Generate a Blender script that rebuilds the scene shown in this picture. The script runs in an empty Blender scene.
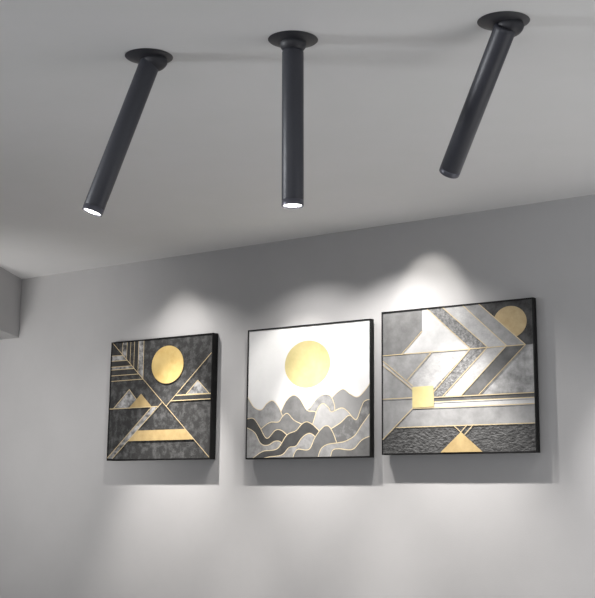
import bpy, bmesh, math, random
from mathutils import Vector, Matrix
random.seed(4)
C = bpy.context.scene.collection
ZO = 1.69            # height of the pictures' lower edge above the floor
ZC = ZO + 1.0125     # ceiling height
YW = 0.035           # plane of the picture wall (canvas fronts at y = 0)

# ------------------------------------------------------------------ materials
def mat(name, col, rough=0.6, metal=0.0, spec=0.5, emit=None, estr=0.0):
    m = bpy.data.materials.new(name); m.use_nodes = True
    b = m.node_tree.nodes['Principled BSDF']
    b.inputs['Base Color'].default_value = (*col, 1)
    b.inputs['Roughness'].default_value = rough
    b.inputs['Metallic'].default_value = metal
    b.inputs['Specular IOR Level'].default_value = spec
    if emit:
        b.inputs['Emission Color'].default_value = (*emit, 1)
        b.inputs['Emission Strength'].default_value = estr
    return m

def mottled(name, lo, hi, scale=14, rough=0.7, bump=0.0, bscale=60, p0=0.35, p1=0.7, stretch=(1, 1, 1), metal=0.0, spec=0.3, detail=6):
    """procedural noise colour between lo and hi with optional relief"""
    m = mat(name, lo, rough, metal, spec)
    nt = m.node_tree; N = nt.nodes; L = nt.links
    b = N['Principled BSDF']
    tc = N.new('ShaderNodeTexCoord'); mp = N.new('ShaderNodeMapping')
    mp.inputs['Scale'].default_value = stretch
    L.new(tc.outputs['Object'], mp.inputs['Vector'])
    n = N.new('ShaderNodeTexNoise'); n.inputs['Scale'].default_value = scale; n.inputs['Detail'].default_value = detail
    n.inputs['Roughness'].default_value = 0.65
    L.new(mp.outputs[0], n.inputs['Vector'])
    r = N.new('ShaderNodeValToRGB')
    r.color_ramp.elements[0].position = p0; r.color_ramp.elements[0].color = (*lo, 1)
    r.color_ramp.elements[1].position = p1; r.color_ramp.elements[1].color = (*hi, 1)
    L.new(n.outputs['Fac'], r.inputs['Fac']); L.new(r.outputs['Color'], b.inputs['Base Color'])
    if bump:
        n2 = N.new('ShaderNodeTexNoise'); n2.inputs['Scale'].default_value = bscale; n2.inputs['Detail'].default_value = 4
        L.new(mp.outputs[0], n2.inputs['Vector'])
        bp = N.new('ShaderNodeBump'); bp.inputs['Strength'].default_value = bump; bp.inputs['Distance'].default_value = 0.01
        L.new(n2.outputs['Fac'], bp.inputs['Height']); L.new(bp.outputs[0], b.inputs['Normal'])
    return m

def g(v):   # sRGB 0-255 grey -> linear triple
    if not isinstance(v, (tuple, list)): v = (v, v, v)
    f = lambda c: (c/255/12.92) if c/255 <= 0.04045 else ((c/255+0.055)/1.055)**2.4
    return tuple(f(c) for c in v)

WALL = mottled('wall_paint', g((174, 173, 173)), g((178, 177, 177)), 3, 0.85, 0.04, 220, spec=0.2)
CEIL = mottled('ceiling_paint', g((222, 222, 221)), g((226, 225, 225)), 2, 0.85, 0.03, 220, spec=0.2)
FLOOR = mottled('floor_tile', g(150), g(165), 4, 0.6)
BLACKM = mottled('black_powder_coat', g((50, 51, 58)), g((56, 57, 64)), 300, 0.44, 0.05, 900, spec=0.5)
RINGM = mat('end_ring_metal', g((84, 84, 92)), 0.35, 0.3)
FRAMEM = mat('black_frame_wood', g(12), 0.55, spec=0.25)
DARKM = mat('black_swivel_metal', g((40, 40, 45)), 0.5)
BACKM = mat('backing_board', g(90), 0.8)
LENSM = mat('lamp_lens', (1, 1, 1), 0.3, emit=(1, 0.98, 0.95), estr=14)
GOLD = mottled('gold_leaf', g((158, 136, 94)), g((178, 156, 112)), 22, 0.45, spec=0.5)
GOLDL = mat('gold_line', g((186, 168, 132)), 0.4)
GOLDP = mottled('pale_gold_leaf', g((176, 164, 116)), g((190, 178, 130)), 18, 0.5)
A_DARK = mottled('dark_speckled_paint', g(46), g(108), 26, 0.7, 0.2, 120, 0.46, 0.85, detail=10)
A_MARB = mottled('marbled_paint', g(62), g(176), 24, 0.65, 0, 60, 0.38, 0.68)
A_BLACK = mottled('charcoal_paint', g(40), g(58), 20, 0.6)

# ------------------------------------------------------------------ helpers
def link(name, bm, mats, parent=None, smooth=False, loc=None, rot=None):
    me = bpy.data.meshes.new(name); bm.normal_update(); bm.to_mesh(me); bm.free()
    for m in (mats if isinstance(mats, (list, tuple)) else [mats]): me.materials.append(m)
    o = bpy.data.objects.new(name, me); C.objects.link(o)
    if smooth:
        for p in me.polygons: p.use_smooth = True
        try: me.set_sharp_from_angle(angle=math.radians(38))
        except Exception: pass
    if parent: o.parent = parent
    if loc: o.location = loc
    if rot: o.rotation_euler = rot
    return o

def box(bm, lo, hi, bev=0.0):
    vs = [bm.verts.new((x, y, z)) for x in (lo[0], hi[0]) for y in (lo[1], hi[1]) for z in (lo[2], hi[2])]
    F = [(0,1,3,2),(4,6,7,5),(0,4,5,1),(2,3,7,6),(0,2,6,4),(1,5,7,3)]
    fs = [bm.faces.new([vs[i] for i in f]) for f in F]
    if bev:
        es = list({e for f in fs for e in f.edges})
        bmesh.ops.bevel(bm, geom=es, offset=bev, segments=2, affect='EDGES', profile=0.5)

def lathe(bm, prof, seg=48, mi=0):
    """surface of revolution about z from (r, z) pairs"""
    rings = []
    for r, z in prof:
        if r < 1e-6: rings.append([bm.verts.new((0, 0, z))])
        else: rings.append([bm.verts.new((r*math.cos(2*math.pi*k/seg), r*math.sin(2*math.pi*k/seg), z)) for k in range(seg)])
    for a, b in zip(rings, rings[1:]):
        for k in range(seg):
            j = (k+1) % seg
            if len(a) == 1 and len(b) == 1: continue
            if len(a) == 1: f = [a[0], b[j], b[k]]
            elif len(b) == 1: f = [a[k], a[j], b[0]]
            else: f = [a[k], a[j], b[j], b[k]]
            bm.faces.new(f).material_index = mi
    bmesh.ops.recalc_face_normals(bm, faces=bm.faces[:])

def structure(o):
    o['kind'] = 'structure'; return o

def empty(name, loc, label, cat, group=None):
    o = bpy.data.objects.new(name, None); C.objects.link(o); o.location = loc
    o.empty_display_size = 0.05
    o['label'] = label; o['category'] = cat
    if group: o['group'] = group
    return o

# ------------------------------------------------------------------ the room
def slab(name, lo, hi, m):
    bm = bmesh.new(); box(bm, lo, hi); return structure(link(name, bm, m))
XL, XR, YB = -5.2, 4.6, -8.2
slab('wall_back', (XL, YW, 0), (XR, YW+0.12, ZC), WALL)
slab('ceiling', (XL, YB, ZC), (XR, YW+0.12, ZC+0.1), CEIL)
slab('floor', (XL, YB, -0.1), (XR, YW+0.12, 0), FLOOR)
slab('wall_left', (XL-0.12, YB, 0), (XL, YW+0.12, ZC), WALL)
# boxed-in bulkhead in the left corner under the ceiling
bm = bmesh.new()
cz = ZO+0.684
prof = [(-3.500, YW), (-3.20, YW-0.47), (-3.20, -5.0), (XL, -5.0), (XL, YW)]
lo = [bm.verts.new((x, y, cz)) for x, y in prof]; hi = [bm.verts.new((x, y, ZC)) for x, y in prof]
n = len(prof)
bm.faces.new(lo); bm.faces.new(hi)
for i in range(n): bm.faces.new((lo[i], lo[(i+1) % n], hi[(i+1) % n], hi[i]))
bmesh.ops.recalc_face_normals(bm, faces=bm.faces[:])
structure(link('trim_1', bm, WALL))

# ------------------------------------------------------------------ tube spotlights
R = 0.0288
def tube_light(fx, fy, tip, label):
    root = empty('tube_spotlight', (fx, fy, ZC), label, 'ceiling light', 'black tube spotlights on the ceiling')
    bm = bmesh.new()
    lathe(bm, [(0, 0), (0.0655, 0), (0.0668, -0.0010), (0.0655, -0.0022), (0.045, -0.0068), (0.034, -0.0105), (0, -0.0105)], 64)
    link('ceiling_plate', bm, DARKM, root, True)
    piv = Vector((0, 0, -0.030))
    ax = Vector(tip) - Vector((fx, fy, ZC)) - piv
    Lt = ax.length; ax.normalize()
    up = 0.016 if abs(ax.z) < 0.98 else 0.0
    q = Vector((0, 0, -1)).rotation_difference(ax)
    bm = bmesh.new()       # half-ball swivel hanging from the plate
    lathe(bm, [(0, -0.008), (0.035, -0.008)] + [(0.0365*math.cos(t), -0.009-0.0325*math.sin(t)) for t in [i*math.pi/2/10 for i in range(1, 10)]] + [(0, -0.0415)], 48)
    sw = link('swivel_joint', bm, DARKM, root, True)
    sw.location = (0.012, 0.011, 0) if abs(ax.z) < 0.98 else (0, 0, 0)      # the tube leaves the ball off centre
    def place(o):
        o.location = piv; o.rotation_mode = 'QUATERNION'; o.rotation_quaternion = q
        return o
    bm = bmesh.new()
    lathe(bm, [(0, up), (R*0.86, up), (R*0.97, up-0.003), (R, up-0.008), (R, -(Lt-0.0165)), (R*0.975, -(Lt-0.0155)), (0, -(Lt-0.0155))], 56)
    tube = place(link('tube', bm, BLACKM, root, True))
    bm = bmesh.new()       # open cuff around the lens
    lathe(bm, [(R*0.975, -(Lt-0.0155)), (R, -(Lt-0.0145)), (R, -(Lt-0.001)), (R*0.98, -Lt), (R*0.90, -Lt), (R*0.88, -(Lt-0.001)), (R*0.86, -(Lt-0.0150))], 56)
    place(link('end_ring', bm, RINGM, root, True))
    bm = bmesh.new()
    lathe(bm, [(0, -(Lt+0.0005)), (R*0.45, -(Lt-0.0005)), (R*0.84, -(Lt-0.004)), (R*0.855, -(Lt-0.0135)), (0, -(Lt-0.0135))], 40)
    l = place(link('lens', bm, LENSM, root, True)); l['label'] = 'glowing white lens'
    return root, ax

T = [((-0.4018, -2.1393), (-0.4992, -2.2353, ZO+0.5626), 'black tube spotlight tilted left with a lit lens, above the picture of crossing lines'),
     ((0.0018, -2.0076), (0.0052, -2.0050, ZO+0.556), 'black tube spotlight hanging straight down, between two tilted ones'),
     ((0.5162, -1.7954), (0.2541, -1.6335, ZO+0.6876), 'black tube spotlight tilted away towards the wall with its lens hidden')]
tips = []
for (fx, fy), tip, lab in T:
    r, ax = tube_light(fx, fy, tip, lab); tips.append((Vector(tip), ax))

ART = {'p1': {'diagA': [(0.0044, 0.602), (0.6948, 0.0048)], 'diagB': [(0.698, 0.5114), (0.401, 0.259)], 'lineC': [(0.3721, 0.2784), (0.0416, 0.0097)], 'lineC2': [(0.3023, 0.2586), (0.0042, 0.0122)], 'bandC': [(0.3023, 0.2586), (0.342, 0.2592), (0.0416, 0.0097), (0.0042, 0.0122)], 'hor': [(0.0062, 0.2589), (0.3419, 0.2602)], 'mount': [(0.0361, 0.262), (0.1425, 0.3521), (0.2377, 0.2589)], 'goldtri': [(0.1473, 0.2622), (0.2271, 0.3275), (0.3022, 0.2606)], 'trap': [(0.2117, 0.1455), (0.5297, 0.1454), (0.5883, 0.0945), (0.1475, 0.0946)], 'rm': [(0.5301, 0.3114), (0.6049, 0.3763), (0.6807, 0.31)], 'r1': [(0.4628, 0.3093), (0.7005, 0.3091)], 'r2': [(0.432, 0.2842), (0.6987, 0.2835)], 'sunc': [(0.4019, 0.4633), (0.5091, 0.4613), (0.3979, 0.5565)], 'v': [[(0.0829, 0.6025), (0.0793, 0.5318)], [(0.1143, 0.6023), (0.1122, 0.5032)], [(0.1396, 0.6021), (0.1387, 0.4805)], [(0.1663, 0.6018), (0.1664, 0.4579)], [(0.1957, 0.6016), (0.1971, 0.431)], [(0.2323, 0.6013), (0.2351, 0.3978)]], 'h': [[(0.0041, 0.5289), (0.087, 0.5282)], [(0.0056, 0.5021), (0.1198, 0.5014)], [(0.0074, 0.472), (0.1495, 0.4716)], [(0.0082, 0.457), (0.1694, 0.4568)], [(0.01, 0.4271), (0.2017, 0.4273)], [(0.0116, 0.3994), (0.2336, 0.4002)]]}, 'p2': {'sunc': [(0.3506, 0.4161), (0.4793, 0.4129), (0.3494, 0.5229)], 'hills': [(0, [(0.4563, 0.1834), (0.4753, 0.2344), (0.5008, 0.2696), (0.5479, 0.2955), (0.5897, 0.271), (0.6273, 0.2571), (0.6645, 0.283), (0.7016, 0.325)]), (1, [(0.332, 0.1874), (0.349, 0.2078), (0.3712, 0.2227), (0.4102, 0.263), (0.4492, 0.2749), (0.4815, 0.2673), (0.501, 0.2334), (0.5076, 0.192)]), (2, [(0.1912, 0.1602), (0.204, 0.2075), (0.2371, 0.2595), (0.2747, 0.2792), (0.3111, 0.2618), (0.3516, 0.2098), (0.3977, 0.2009), (0.4305, 0.1738)]), (3, [(-0.0114, 0.2946), (0.0075, 0.2796), (0.044, 0.2347), (0.0864, 0.2202), (0.1207, 0.248), (0.1551, 0.2596), (0.19, 0.2293), (0.2111, 0.1914), (0.2321, 0.1484)]), (4, [(0.3724, 0.1133), (0.3877, 0.1544), (0.4107, 0.2108), (0.4391, 0.2358), (0.469, 0.2191), (0.4884, 0.1978), (0.5393, 0.2124), (0.571, 0.2), (0.6024, 0.1684), (0.6274, 0.1373)]), (5, [(0.4633, 0.1162), (0.4952, 0.1276), (0.5396, 0.1499), (0.5836, 0.1792), (0.6212, 0.1597), (0.6459, 0.2076), (0.6645, 0.2373), (0.7039, 0.2458)]), (2, [(0.0815, 0.1258), (0.102, 0.1414), (0.1431, 0.1616), (0.1911, 0.1623), (0.2139, 0.186), (0.2421, 0.1988), (0.2789, 0.1681), (0.3259, 0.1478), (0.359, 0.1344)]), (6, [(-0.0114, 0.1791), (0.0099, 0.1817), (0.0452, 0.1806), (0.0811, 0.1419), (0.1239, 0.0896), (0.1713, 0.1236), (0.2054, 0.1248), (0.2464, 0.0985), (0.2803, 0.0737)]), (1, [(-0.0104, 0.139), (0.0109, 0.1384), (0.0537, 0.1158), (0.0897, 0.0669), (0.1314, 0.0587), (0.1722, 0.0759), (0.2063, 0.071), (0.2271, 0.0433)]), (6, [(0.0354, -0.0004), (0.052, 0.0058), (0.1043, 0.0316), (0.1864, 0.0419), (0.2396, 0.1008), (0.293, 0.1205), (0.3219, 0.1459), (0.3522, 0.1575), (0.3852, 0.1441), (0.4245, 0.114), (0.4635, 0.0802)]), (1, [(0.105, 0.0008), (0.1393, 0.0057), (0.214, 0.0142), (0.2539, 0.046), (0.2939, 0.0526), (0.3266, 0.0884), (0.3659, 0.1062), (0.3988, 0.0919), (0.425, 0.0605)]), (7, [(0.2747, -0.0033), (0.2877, 0.0235), (0.3074, 0.0378), (0.3667, 0.0358), (0.3988, 0.0868), (0.4374, 0.1271), (0.4695, 0.1366), (0.4953, 0.1102), (0.5172, 0.0638), (0.5275, 0.0281)]), (3, [(0.4152, -0.005), (0.4317, 0.0347), (0.4637, 0.0546), (0.5147, 0.0608), (0.5651, 0.0679), (0.615, 0.0921), (0.6522, 0.1366), (0.7038, 0.1934)]), (7, [(0.4833, -0.0079), (0.4958, 0.0286), (0.5275, 0.0362), (0.6027, 0.0319), (0.6522, 0.0712), (0.7036, 0.0901)])]}, 'p3': {'tl': [(-0.0085, 0.6169), (0.2061, 0.6164), (0.205, 0.5198), (0.1038, 0.4302), (-0.0091, 0.4286)], 'white': [(0.2061, 0.6164), (0.2317, 0.6166), (0.4383, 0.4317), (0.2532, 0.4257), (0.1038, 0.4277), (0.205, 0.5198)], 'u1': [(0.2317, 0.6142), (0.3075, 0.6138), (0.518, 0.4323), (0.4383, 0.4305)], 'u2': [(0.3075, 0.6138), (0.4053, 0.6139), (0.6054, 0.4324), (0.518, 0.4323)], 'u3': [(0.4053, 0.6139), (0.477, 0.6172), (0.6896, 0.4314), (0.6054, 0.4324)], 'black': [(0.477, 0.6172), (0.7358, 0.6246), (0.7362, 0.4328), (0.6896, 0.4314)], 'cream': [(0.249, 0.4259), (0.4383, 0.4317), (0.2652, 0.2791), (0.1571, 0.2841), (0.1274, 0.3145)], 'tri': [(-0.0032, 0.4282), (0.249, 0.4259), (0.1274, 0.3145), (0.0086, 0.404)], 'll': [(0.0056, 0.3869), (0.157, 0.2769), (0.1567, 0.2421), (-0.0009, 0.2412)], 'strip': [(0.0056, 0.4067), (0.1571, 0.2913), (0.157, 0.2769), (0.0056, 0.3869)], 'lll': [(-0.0009, 0.2412), (0.1567, 0.2421), (0.1562, 0.1966), (-0.0015, 0.063)], 'm1': [(0.4383, 0.4305), (0.518, 0.4323), (0.3033, 0.2408), (0.2619, 0.2401), (0.2624, 0.2793)], 'm2': [(0.518, 0.4323), (0.6054, 0.4324), (0.3917, 0.2417), (0.3033, 0.2408)], 'm3': [(0.6054, 0.4324), (0.6896, 0.4314), (0.4743, 0.2417), (0.3917, 0.2417)], 'marble': [(0.6896, 0.4314), (0.7374, 0.4327), (0.7364, 0.2395), (0.4743, 0.2417)], 'bar': [(0.2619, 0.2389), (0.7364, 0.2395), (0.7358, 0.2205), (0.2616, 0.22)], 'wbar': [(0.2616, 0.22), (0.7358, 0.2205), (0.735, 0.1959), (0.1562, 0.1966), (0.2613, 0.1999)], 'band': [(0.1562, 0.1966), (0.735, 0.1959), (0.7375, 0.1201), (0.0727, 0.119)], 'base': [(0.0727, 0.119), (0.7375, 0.1201), (0.7387, 0.0018), (-0.0047, 0.003), (-0.0045, 0.0607)], 'gsq': [(0.1571, 0.2865), (0.2611, 0.2876), (0.2614, 0.2011), (0.1563, 0.199)], 'gtri': [(0.2862, 0.0084), (0.3889, 0.0932), (0.4914, 0.0088)], 'sunc': [(0.6221, 0.5275), (0.6975, 0.5262), (0.6238, 0.5926)], 'lines': [[(0.205, 0.5198), (0.1038, 0.4302)], [(-0.0032, 0.4282), (0.6896, 0.4314)], [(0.2317, 0.6142), (0.4383, 0.4305)], [(0.3075, 0.6138), (0.518, 0.4323)], [(0.4053, 0.6139), (0.6054, 0.4324)], [(0.477, 0.6172), (0.6896, 0.4314)], [(0.4383, 0.4305), (0.2622, 0.2638)], [(0.518, 0.4323), (0.3033, 0.2408)], [(0.6054, 0.4324), (0.3917, 0.2417)], [(0.6896, 0.4314), (0.4743, 0.2417)], [(0.249, 0.4259), (0.1274, 0.3145)], [(0.0086, 0.404), (0.1571, 0.2913)], [(0.0085, 0.3867), (0.157, 0.2769)], [(-0.0009, 0.2412), (0.1567, 0.2421)], [(0.2619, 0.2389), (0.7364, 0.2395)], [(0.2616, 0.22), (0.7358, 0.2205)], [(0.1562, 0.1966), (0.735, 0.1959)], [(0.0727, 0.119), (0.7375, 0.1201)], [(-0.0015, 0.063), (0.1562, 0.1966)], [(0.3545, 0.1207), (0.3915, 0.0897)], [(0.4188, 0.1213), (0.3848, 0.0898)], [(0.448, 0.1216), (0.4061, 0.0824)]]}}
# ------------------------------------------------------------------ the pictures
def catmull(pts, n=7):
    P = [Vector(p) for p in pts]; P = [2*P[0]-P[1]] + P + [2*P[-1]-P[-2]]; out = []
    for i in range(1, len(P)-2):
        for k in range(n):
            t = k/n; a, b, c, d = P[i-1:i+3]
            out.append(0.5*((2*b)+(c-a)*t+(2*a-5*b+4*c-d)*t*t+(3*b-a-3*c+d)*t**3))
    return out + [P[-2]]

def clip(poly, w, h):
    """Sutherland-Hodgman against the canvas rectangle"""
    for axis, lim, sgn in ((0, 0, 1), (0, w, -1), (1, 0, 1), (1, h, -1)):
        out = []
        for i in range(len(poly)):
            p, q = poly[i-1], poly[i]
            ip = (p[axis]-lim)*sgn >= 0; iq = (q[axis]-lim)*sgn >= 0
            if ip != iq:
                t = (lim-p[axis])/(q[axis]-p[axis]); out.append(p+(q-p)*t)
            if iq: out.append(q)
        poly = out
        if not poly: return []
    return poly

class Art:
    def __init__(s, w, h): s.w, s.h, s.bm, s.mats, s.k = w, h, bmesh.new(), [], 0
    def mi(s, m):
        if m not in s.mats: s.mats.append(m)
        return s.mats.index(m)
    def poly(s, pts, m, lift=True):
        if lift: s.k += 1
        P = clip([Vector(p) for p in pts], s.w, s.h)
        Q = []
        for p in P:
            if not Q or (p-Q[-1]).length > 1e-5: Q.append(p)
        if len(Q) > 2 and (Q[0]-Q[-1]).length < 1e-5: Q.pop()
        if len(Q) < 3: return
        y = -0.00012*s.k - 0.0012
        f = s.bm.faces.new([s.bm.verts.new((p.x, y, p.y)) for p in Q]); f.material_index = s.mi(m)
        f.normal_update()
        if f.normal.y > 0: f.normal_flip()
    def line(s, pts, wd=0.0042, m=None):
        P = [Vector(p) for p in pts]; s.k += 1
        for a, b in zip(P, P[1:]):
            d = (b-a); 
            if d.length < 1e-6: continue
            d.normalize(); nn = Vector((-d.y, d.x))*wd/2; e = d*wd*0.2
            s.poly([a-nn-e, b-nn+e, b+nn+e, a+nn-e], m or GOLDL, False)
    def disc(s, c, px, pz, m, rz=None):
        c = Vector(c); rx = (Vector(px)-c).length; rz = (Vector(pz)-c).length
        s.poly([c+Vector((rx*math.cos(t), rz*math.sin(t))) for t in [2*math.pi*i/72 for i in range(72)]], m)

def picture(name, x0, w, h, label, paint, base, deep, dz=0.0):
    root = empty(name, (x0, YW, ZO+dz), label, 'picture', 'framed pictures on the wall')
    fw, D = 0.0065, YW
    bm = bmesh.new()
    def bar(x1, z1, x2, z2): box(bm, (x1, -D-0.0035, z1), (x2, deep-D, z2), 0.0008)
    bar(0, 0, fw, h); bar(w-fw, 0, w, h); bar(fw, 0, w-fw, fw); bar(fw, h-fw, w-fw, h)
    link('frame', bm, FRAMEM, root)
    if D-deep > 0.002:      # wooden cleat that holds the picture off the wall
        bm = bmesh.new(); box(bm, (w*0.2, deep-D-0.004, h-0.09), (w*0.8, -0.0002, h-0.05)); link('hanging_cleat', bm, BACKM, root)
    a = Art(w-2*fw, h-2*fw)
    W, H = w-2*fw, h-2*fw
    for vs in ([(0,0),(W,0),(W,H),(0,H)],):
        a.poly(vs, base); 
    # turned sides and back of the stretched canvas
    i = a.mi(BACKM); y0, y1 = -0.0013, deep-0.003
    for p, q in (((0,0),(W,0)), ((W,0),(W,H)), ((W,H),(0,H)), ((0,H),(0,0))):
        f = a.bm.faces.new([a.bm.verts.new(v) for v in ((p[0],y0,p[1]),(q[0],y0,q[1]),(q[0],y1,q[1]),(p[0],y1,p[1]))]); f.material_index = i
    f = a.bm.faces.new([a.bm.verts.new(v) for v in ((0,y1,0),(0,y1,H),(W,y1,H),(W,y1,0))]); f.material_index = i
    paint(a)
    o = link('canvas', a.bm, a.mats, root, loc=(fw, -D+0.001, fw))
    return root

FW = 0.0065
def sh(p, dz=0.0): return (p[0]-FW, p[1]-FW-dz)
def SH(L, dz=0.0): return [sh(p, dz) for p in L]

def paint_lines(a):
    d = {k: v for k, v in ART['p1'].items()}
    S = lambda k: SH(d[k])
    def dx(zz):       # x on the long diagonal at height zz
        (xa, za), (xb, zb) = S('diagA'); return xa+(zz-za)*(xb-xa)/(zb-za)
    V = [SH(l) for l in d['v']]; Hh = [SH(l) for l in d['h']]
    for i, j in ((0, 1), (2, 3), (4, 5)):
        a.poly([V[i][0], V[j][0], V[j][1], V[i][1]], A_MARB if i != 2 else A_DARK)
        a.poly([Hh[i][0], Hh[j][0], Hh[j][1], Hh[i][1]], A_MARB if i != 4 else A_DARK)
    for i, j in ((1, 2), (3, 4)):
        a.poly([V[i][0], V[j][0], V[j][1], V[i][1]], A_BLACK)
        a.poly([Hh[i][0], Hh[j][0], Hh[j][1], Hh[i][1]], A_BLACK)
    for l in V+Hh: a.line(l, 0.0032)
    a.poly(S('bandC'), A_MARB)
    a.poly(S('mount'), A_MARB); m = S('mount'); a.line(m, 0.004)
    a.poly(S('goldtri'), GOLD)
    a.line(S('hor'), 0.004)
    a.poly(S('rm'), A_MARB); m = S('rm'); a.line(m+[m[0]], 0.004)
    r1, r2 = S('r1'), S('r2'); a.poly([r1[0], r1[1], r2[1], r2[0]], A_BLACK)
    a.line(r1, 0.005); a.line(r2, 0.004)
    a.poly(S('trap'), GOLD)
    a.line(S('diagA'), 0.0034); a.line(S('diagB'), 0.0034); a.line(S('lineC'), 0.0034); a.line(S('lineC2'), 0.0034)
    c = S('sunc'); a.disc(c[0], c[1], c[2], GOLDS)

def paint_hills(a):
    d = ART['p2']; c = SH(d['sunc'], -0.0036); a.disc(c[0], c[1], c[2], GOLDP)
    for gi, pts in d['hills']:
        P = catmull(SH(pts, -0.0036), 7)
        a.poly([Vector((P[0].x, -0.05))] + P + [Vector((P[-1].x, -0.05))], HILL[gi])
        a.line(P, 0.0036, HLINE)

def paint_chevrons(a):
    d = ART['p3']; S = lambda k: SH(d[k], 0.0057)
    for k, m in (('marble', C_MARB), ('tl', C_MID), ('cream', C_LIGHT), ('white', C_WHITE), ('u1', C_TEX), ('u2', C_LIGHT), ('u3', C_GREY),
                 ('black', C_BLACK), ('tri', C_GREY), ('ll', C_PALE), ('strip', C_LIGHT), ('lll', C_PALE), ('m1', C_TEX), ('m2', C_LIGHT), ('m3', C_DARK),
                 ('wbar', C_WHITE), ('bar', C_DARK), ('band', C_PALE), ('base', C_ROUGH)):
        a.poly(S(k), m)
    # sun rising behind the upper edge of the arrow
    c = SH(d['sunc'], 0.0057); rx = (Vector(c[1])-Vector(c[0])).length; rz = (Vector(c[2])-Vector(c[0])).length
    ring = [Vector(c[0])+Vector((rx*math.cos(t), rz*math.sin(t))) for t in [2*math.pi*i/72 for i in range(72)]]
    p, q = [Vector(v) for v in SH(d['lines'][5], 0.0057)]
    nrm = Vector((-(q-p).y, (q-p).x))
    if nrm.y < 0: nrm = -nrm
    out = []
    for i in range(len(ring)):
        u, v = ring[i-1], ring[i]; du, dv = (u-p).dot(nrm), (v-p).dot(nrm)
        if (du >= 0) != (dv >= 0): out.append(u+(v-u)*(du/(du-dv)))
        if dv >= 0: out.append(v)
    a.poly(out, GOLDD)
    for l in d['lines']: a.line(SH(l, 0.0057), 0.0032)
    a.poly(S('gsq'), GOLDP); a.poly(S('gtri'), GOLD)

GOLDS = mottled('sun_gold_leaf', g((178, 152, 96)), g((194, 170, 114)), 18, 0.45)
GOLDD = mottled('dull_gold_leaf', g((160, 140, 104)), g((180, 162, 126)), 22, 0.5)
HLINE = mat('hill_gold_outline', g((206, 190, 156)), 0.4)
HILL = {0: mottled('hill_grey', g(116), g(126), 12), 1: mottled('hill_mottled_grey', g(108), g(146), 30), 2: mottled('hill_slate', g(92), g(112), 26),
        3: mottled('hill_pale_mottle', g(112), g(146), 24), 4: mottled('hill_light', g(132), g(152), 16), 5: mottled('hill_stone', g(91), g(135), 18, p0=0.5, p1=0.7),
        6: mottled('hill_dark', g(52), g(68), 18), 7: mottled('hill_graphite', g(84), g(100), 24)}
SKYM = mottled('canvas_white', g(196), g(204), 6)
C_MARB = mottled('grey_marble_paint', g(108), g(168), 16, bump=0.1)
C_MID = mottled('ash_paint', g(92), g(116), 14)
C_LIGHT = mottled('pearl_paint', g(144), g(168), 22, bump=0.15)
C_WHITE = mottled('white_paint', g(164), g(182), 16)
C_TEX = mottled('rough_taupe_paint', g(92), g(130), 70, bump=0.4, bscale=120, p0=0.42, p1=0.62)
C_GREY = mottled('cement_paint', g(118), g(150), 18)
C_PALE = mottled('light_cement_paint', g(122), g(148), 14)
C_DARK = mottled('iron_paint', g(72), g(98), 20)
C_BLACK = mottled('soot_paint', g(36), g(88), 14, detail=10)
C_ROUGH = mottled('rough_plaster_paint', g(54), g(84), 60, bump=0.5, bscale=90, p0=0.4, p1=0.66, stretch=(0.85, 1, 1.25))

picture('framed_picture', -2.7248, 0.6961, 0.5998, 'black framed picture of a gold sun over crossing lines on dark grey', paint_lines, A_DARK, 0.0345)
picture('framed_picture', -1.8123, 0.6982, 0.5992, 'thin black framed picture of a pale sun above wavy grey hills, between the other two', paint_hills, SKYM, 0.022, -0.0036)
picture('framed_picture', -1.0577, 0.7290, 0.6130, 'black framed picture of a large grey and white arrow pattern with a gold square', paint_chevrons, C_MARB, 0.022, 0.0057)

# ------------------------------------------------------------------ light
def spot(loc, aim, energy, ang, blend, rad=0.012, col=(1, 0.96, 0.90)):
    d = bpy.data.lights.new('spot', 'SPOT'); d.energy = energy; d.spot_size = math.radians(ang); d.spot_blend = blend
    d.shadow_soft_size = rad; d.color = col
    o = bpy.data.objects.new('downlight_beam', d); C.objects.link(o); o.location = loc
    o.rotation_euler = (Vector(aim)-Vector(loc)).to_track_quat('-Z', 'Y').to_euler()
    return o
def area(loc, aim, energy, sx, sy, col=(1, 1, 1), spread=180):
    d = bpy.data.lights.new('area', 'AREA'); d.shape = 'RECTANGLE'; d.size = sx; d.size_y = sy; d.spread = math.radians(spread); d.energy = energy; d.color = col
    o = bpy.data.objects.new('fill_light', d); C.objects.link(o); o.location = loc  # soft fill lamp out of view, no window stands there
    o.rotation_euler = (Vector(aim)-Vector(loc)).to_track_quat('-Z', 'Y').to_euler()
    return o

DL = 0.36
LZ = ZC-0.012
K = dict(core1=4.0, core2=18, core3=7.8, skirt1=24, skirt2=22, skirt3=46, wash1=225, wash2=192, wash3=218, left=8.5, skirtR=32, washR=205, room=11, side=9, up=9, world=1.16)
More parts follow.
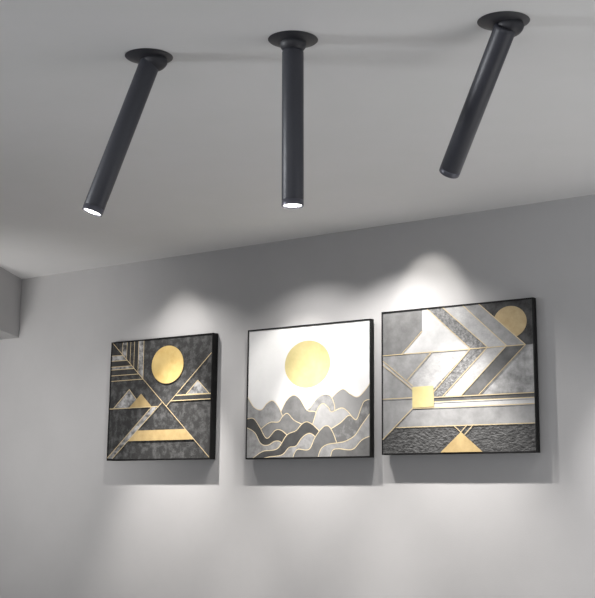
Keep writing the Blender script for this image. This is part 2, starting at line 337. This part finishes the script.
#    lamp, x of core, skirt and wash, drop of the core's aim, core cone, core blend
for i, xc, xs, xw, drop, cone, bl in ((1, -2.268, -2.22, -2.25, 0.40, 52, 0.8), (2, -1.500, -1.42, -1.42, 1.87, 74, 0.45), (3, -0.831, -0.93, -0.68, 0.36, 52, 0.7)):
    spot((xc, YW-DL, LZ), (xc, YW, LZ-drop), K['core%d' % i], cone, bl)
    spot((xs, YW-DL, LZ), (xs, YW-DL+0.02, 0), K['skirt%d' % i], 124, 0.75, col=(1, 0.97, 0.94))     # straight-down flood
    spot((xw, YW-DL, LZ), (xw, YW, LZ-2.3), K['wash%d' % i], 50, 1.0, col=(1, 0.96, 0.92))     # wash on the wall below the picture
area((-2.4, -2.2, 1.5), (-3.7, YW, 2.0), K['left'], 0.7, 0.7, (1, 0.98, 0.96), 74)  # unseen fill added to brighten the left end of the wall
spot((0.45, YW-DL, LZ), (0.45, YW-DL+0.02, 0), K['skirtR'], 106, 1.0, col=(1, 0.97, 0.95))
spot((0.3, YW-DL, LZ), (0.3, YW, LZ-1.9), K['washR'], 60, 1.0, col=(1, 0.97, 0.95))
for t, ax in tips:      # the lit tubes themselves
    spot(t + ax*0.012, t + ax, 3.0, 70, 0.8)

area((1.5, -6.9, 0.9), (-0.3, -1.2, 2.7), K['room'], 1.8, 1.2, (1, 0.99, 0.98))  # unseen soft room fill from behind the camera
area((-4.3, -5.2, 1.95), (0.1, -2.0, 2.42), K['side'], 0.9, 0.7, (0.93, 0.96, 1.0), 40)  # narrow unseen lamp added to lighten the tubes' left sides
area((1.35, -1.2, 1.15), (0.7, -1.1, 2.7), K['up'], 1.5, 1.5, (1, 0.99, 0.97))  # unseen uplight added to brighten the right of the ceiling

w = bpy.data.worlds.new('room_air'); bpy.context.scene.world = w; w.use_nodes = True
w.node_tree.nodes['Background'].inputs[0].default_value = (0.62, 0.64, 0.68, 1)
w.node_tree.nodes['Background'].inputs[1].default_value = K['world']

# ------------------------------------------------------------------ camera
cam = bpy.data.cameras.new('camera'); co = bpy.data.objects.new('camera', cam); C.objects.link(co)
yaw, pit, roll = 0.6573067, 0.2047743, 0.0109024
fw = Vector((-math.sin(yaw)*math.cos(pit), math.cos(yaw)*math.cos(pit), math.sin(pit)))
r = Vector((math.cos(yaw), math.sin(yaw), 0)); u = r.cross(fw)
r2 = r*math.cos(roll)+u*math.sin(roll); u2 = -r*math.sin(roll)+u*math.cos(roll)
M = Matrix((r2, u2, -fw)).transposed().to_4x4(); M.translation = Vector((1.9411336, -4.4911308, -0.1943294+ZO))
co.matrix_world = M
cam.sensor_fit = 'AUTO'; cam.sensor_width = 36; cam.lens = 1250*36/598
cam.shift_y = -(299-242.557)/598; cam.clip_start = 0.05
S = bpy.context.scene; S.camera = co
S.view_settings.view_transform = 'Standard'; S.view_settings.look = 'None'
S.view_settings.exposure = 0.0; S.view_settings.gamma = 1.0; S.view_settings.use_curve_mapping = False
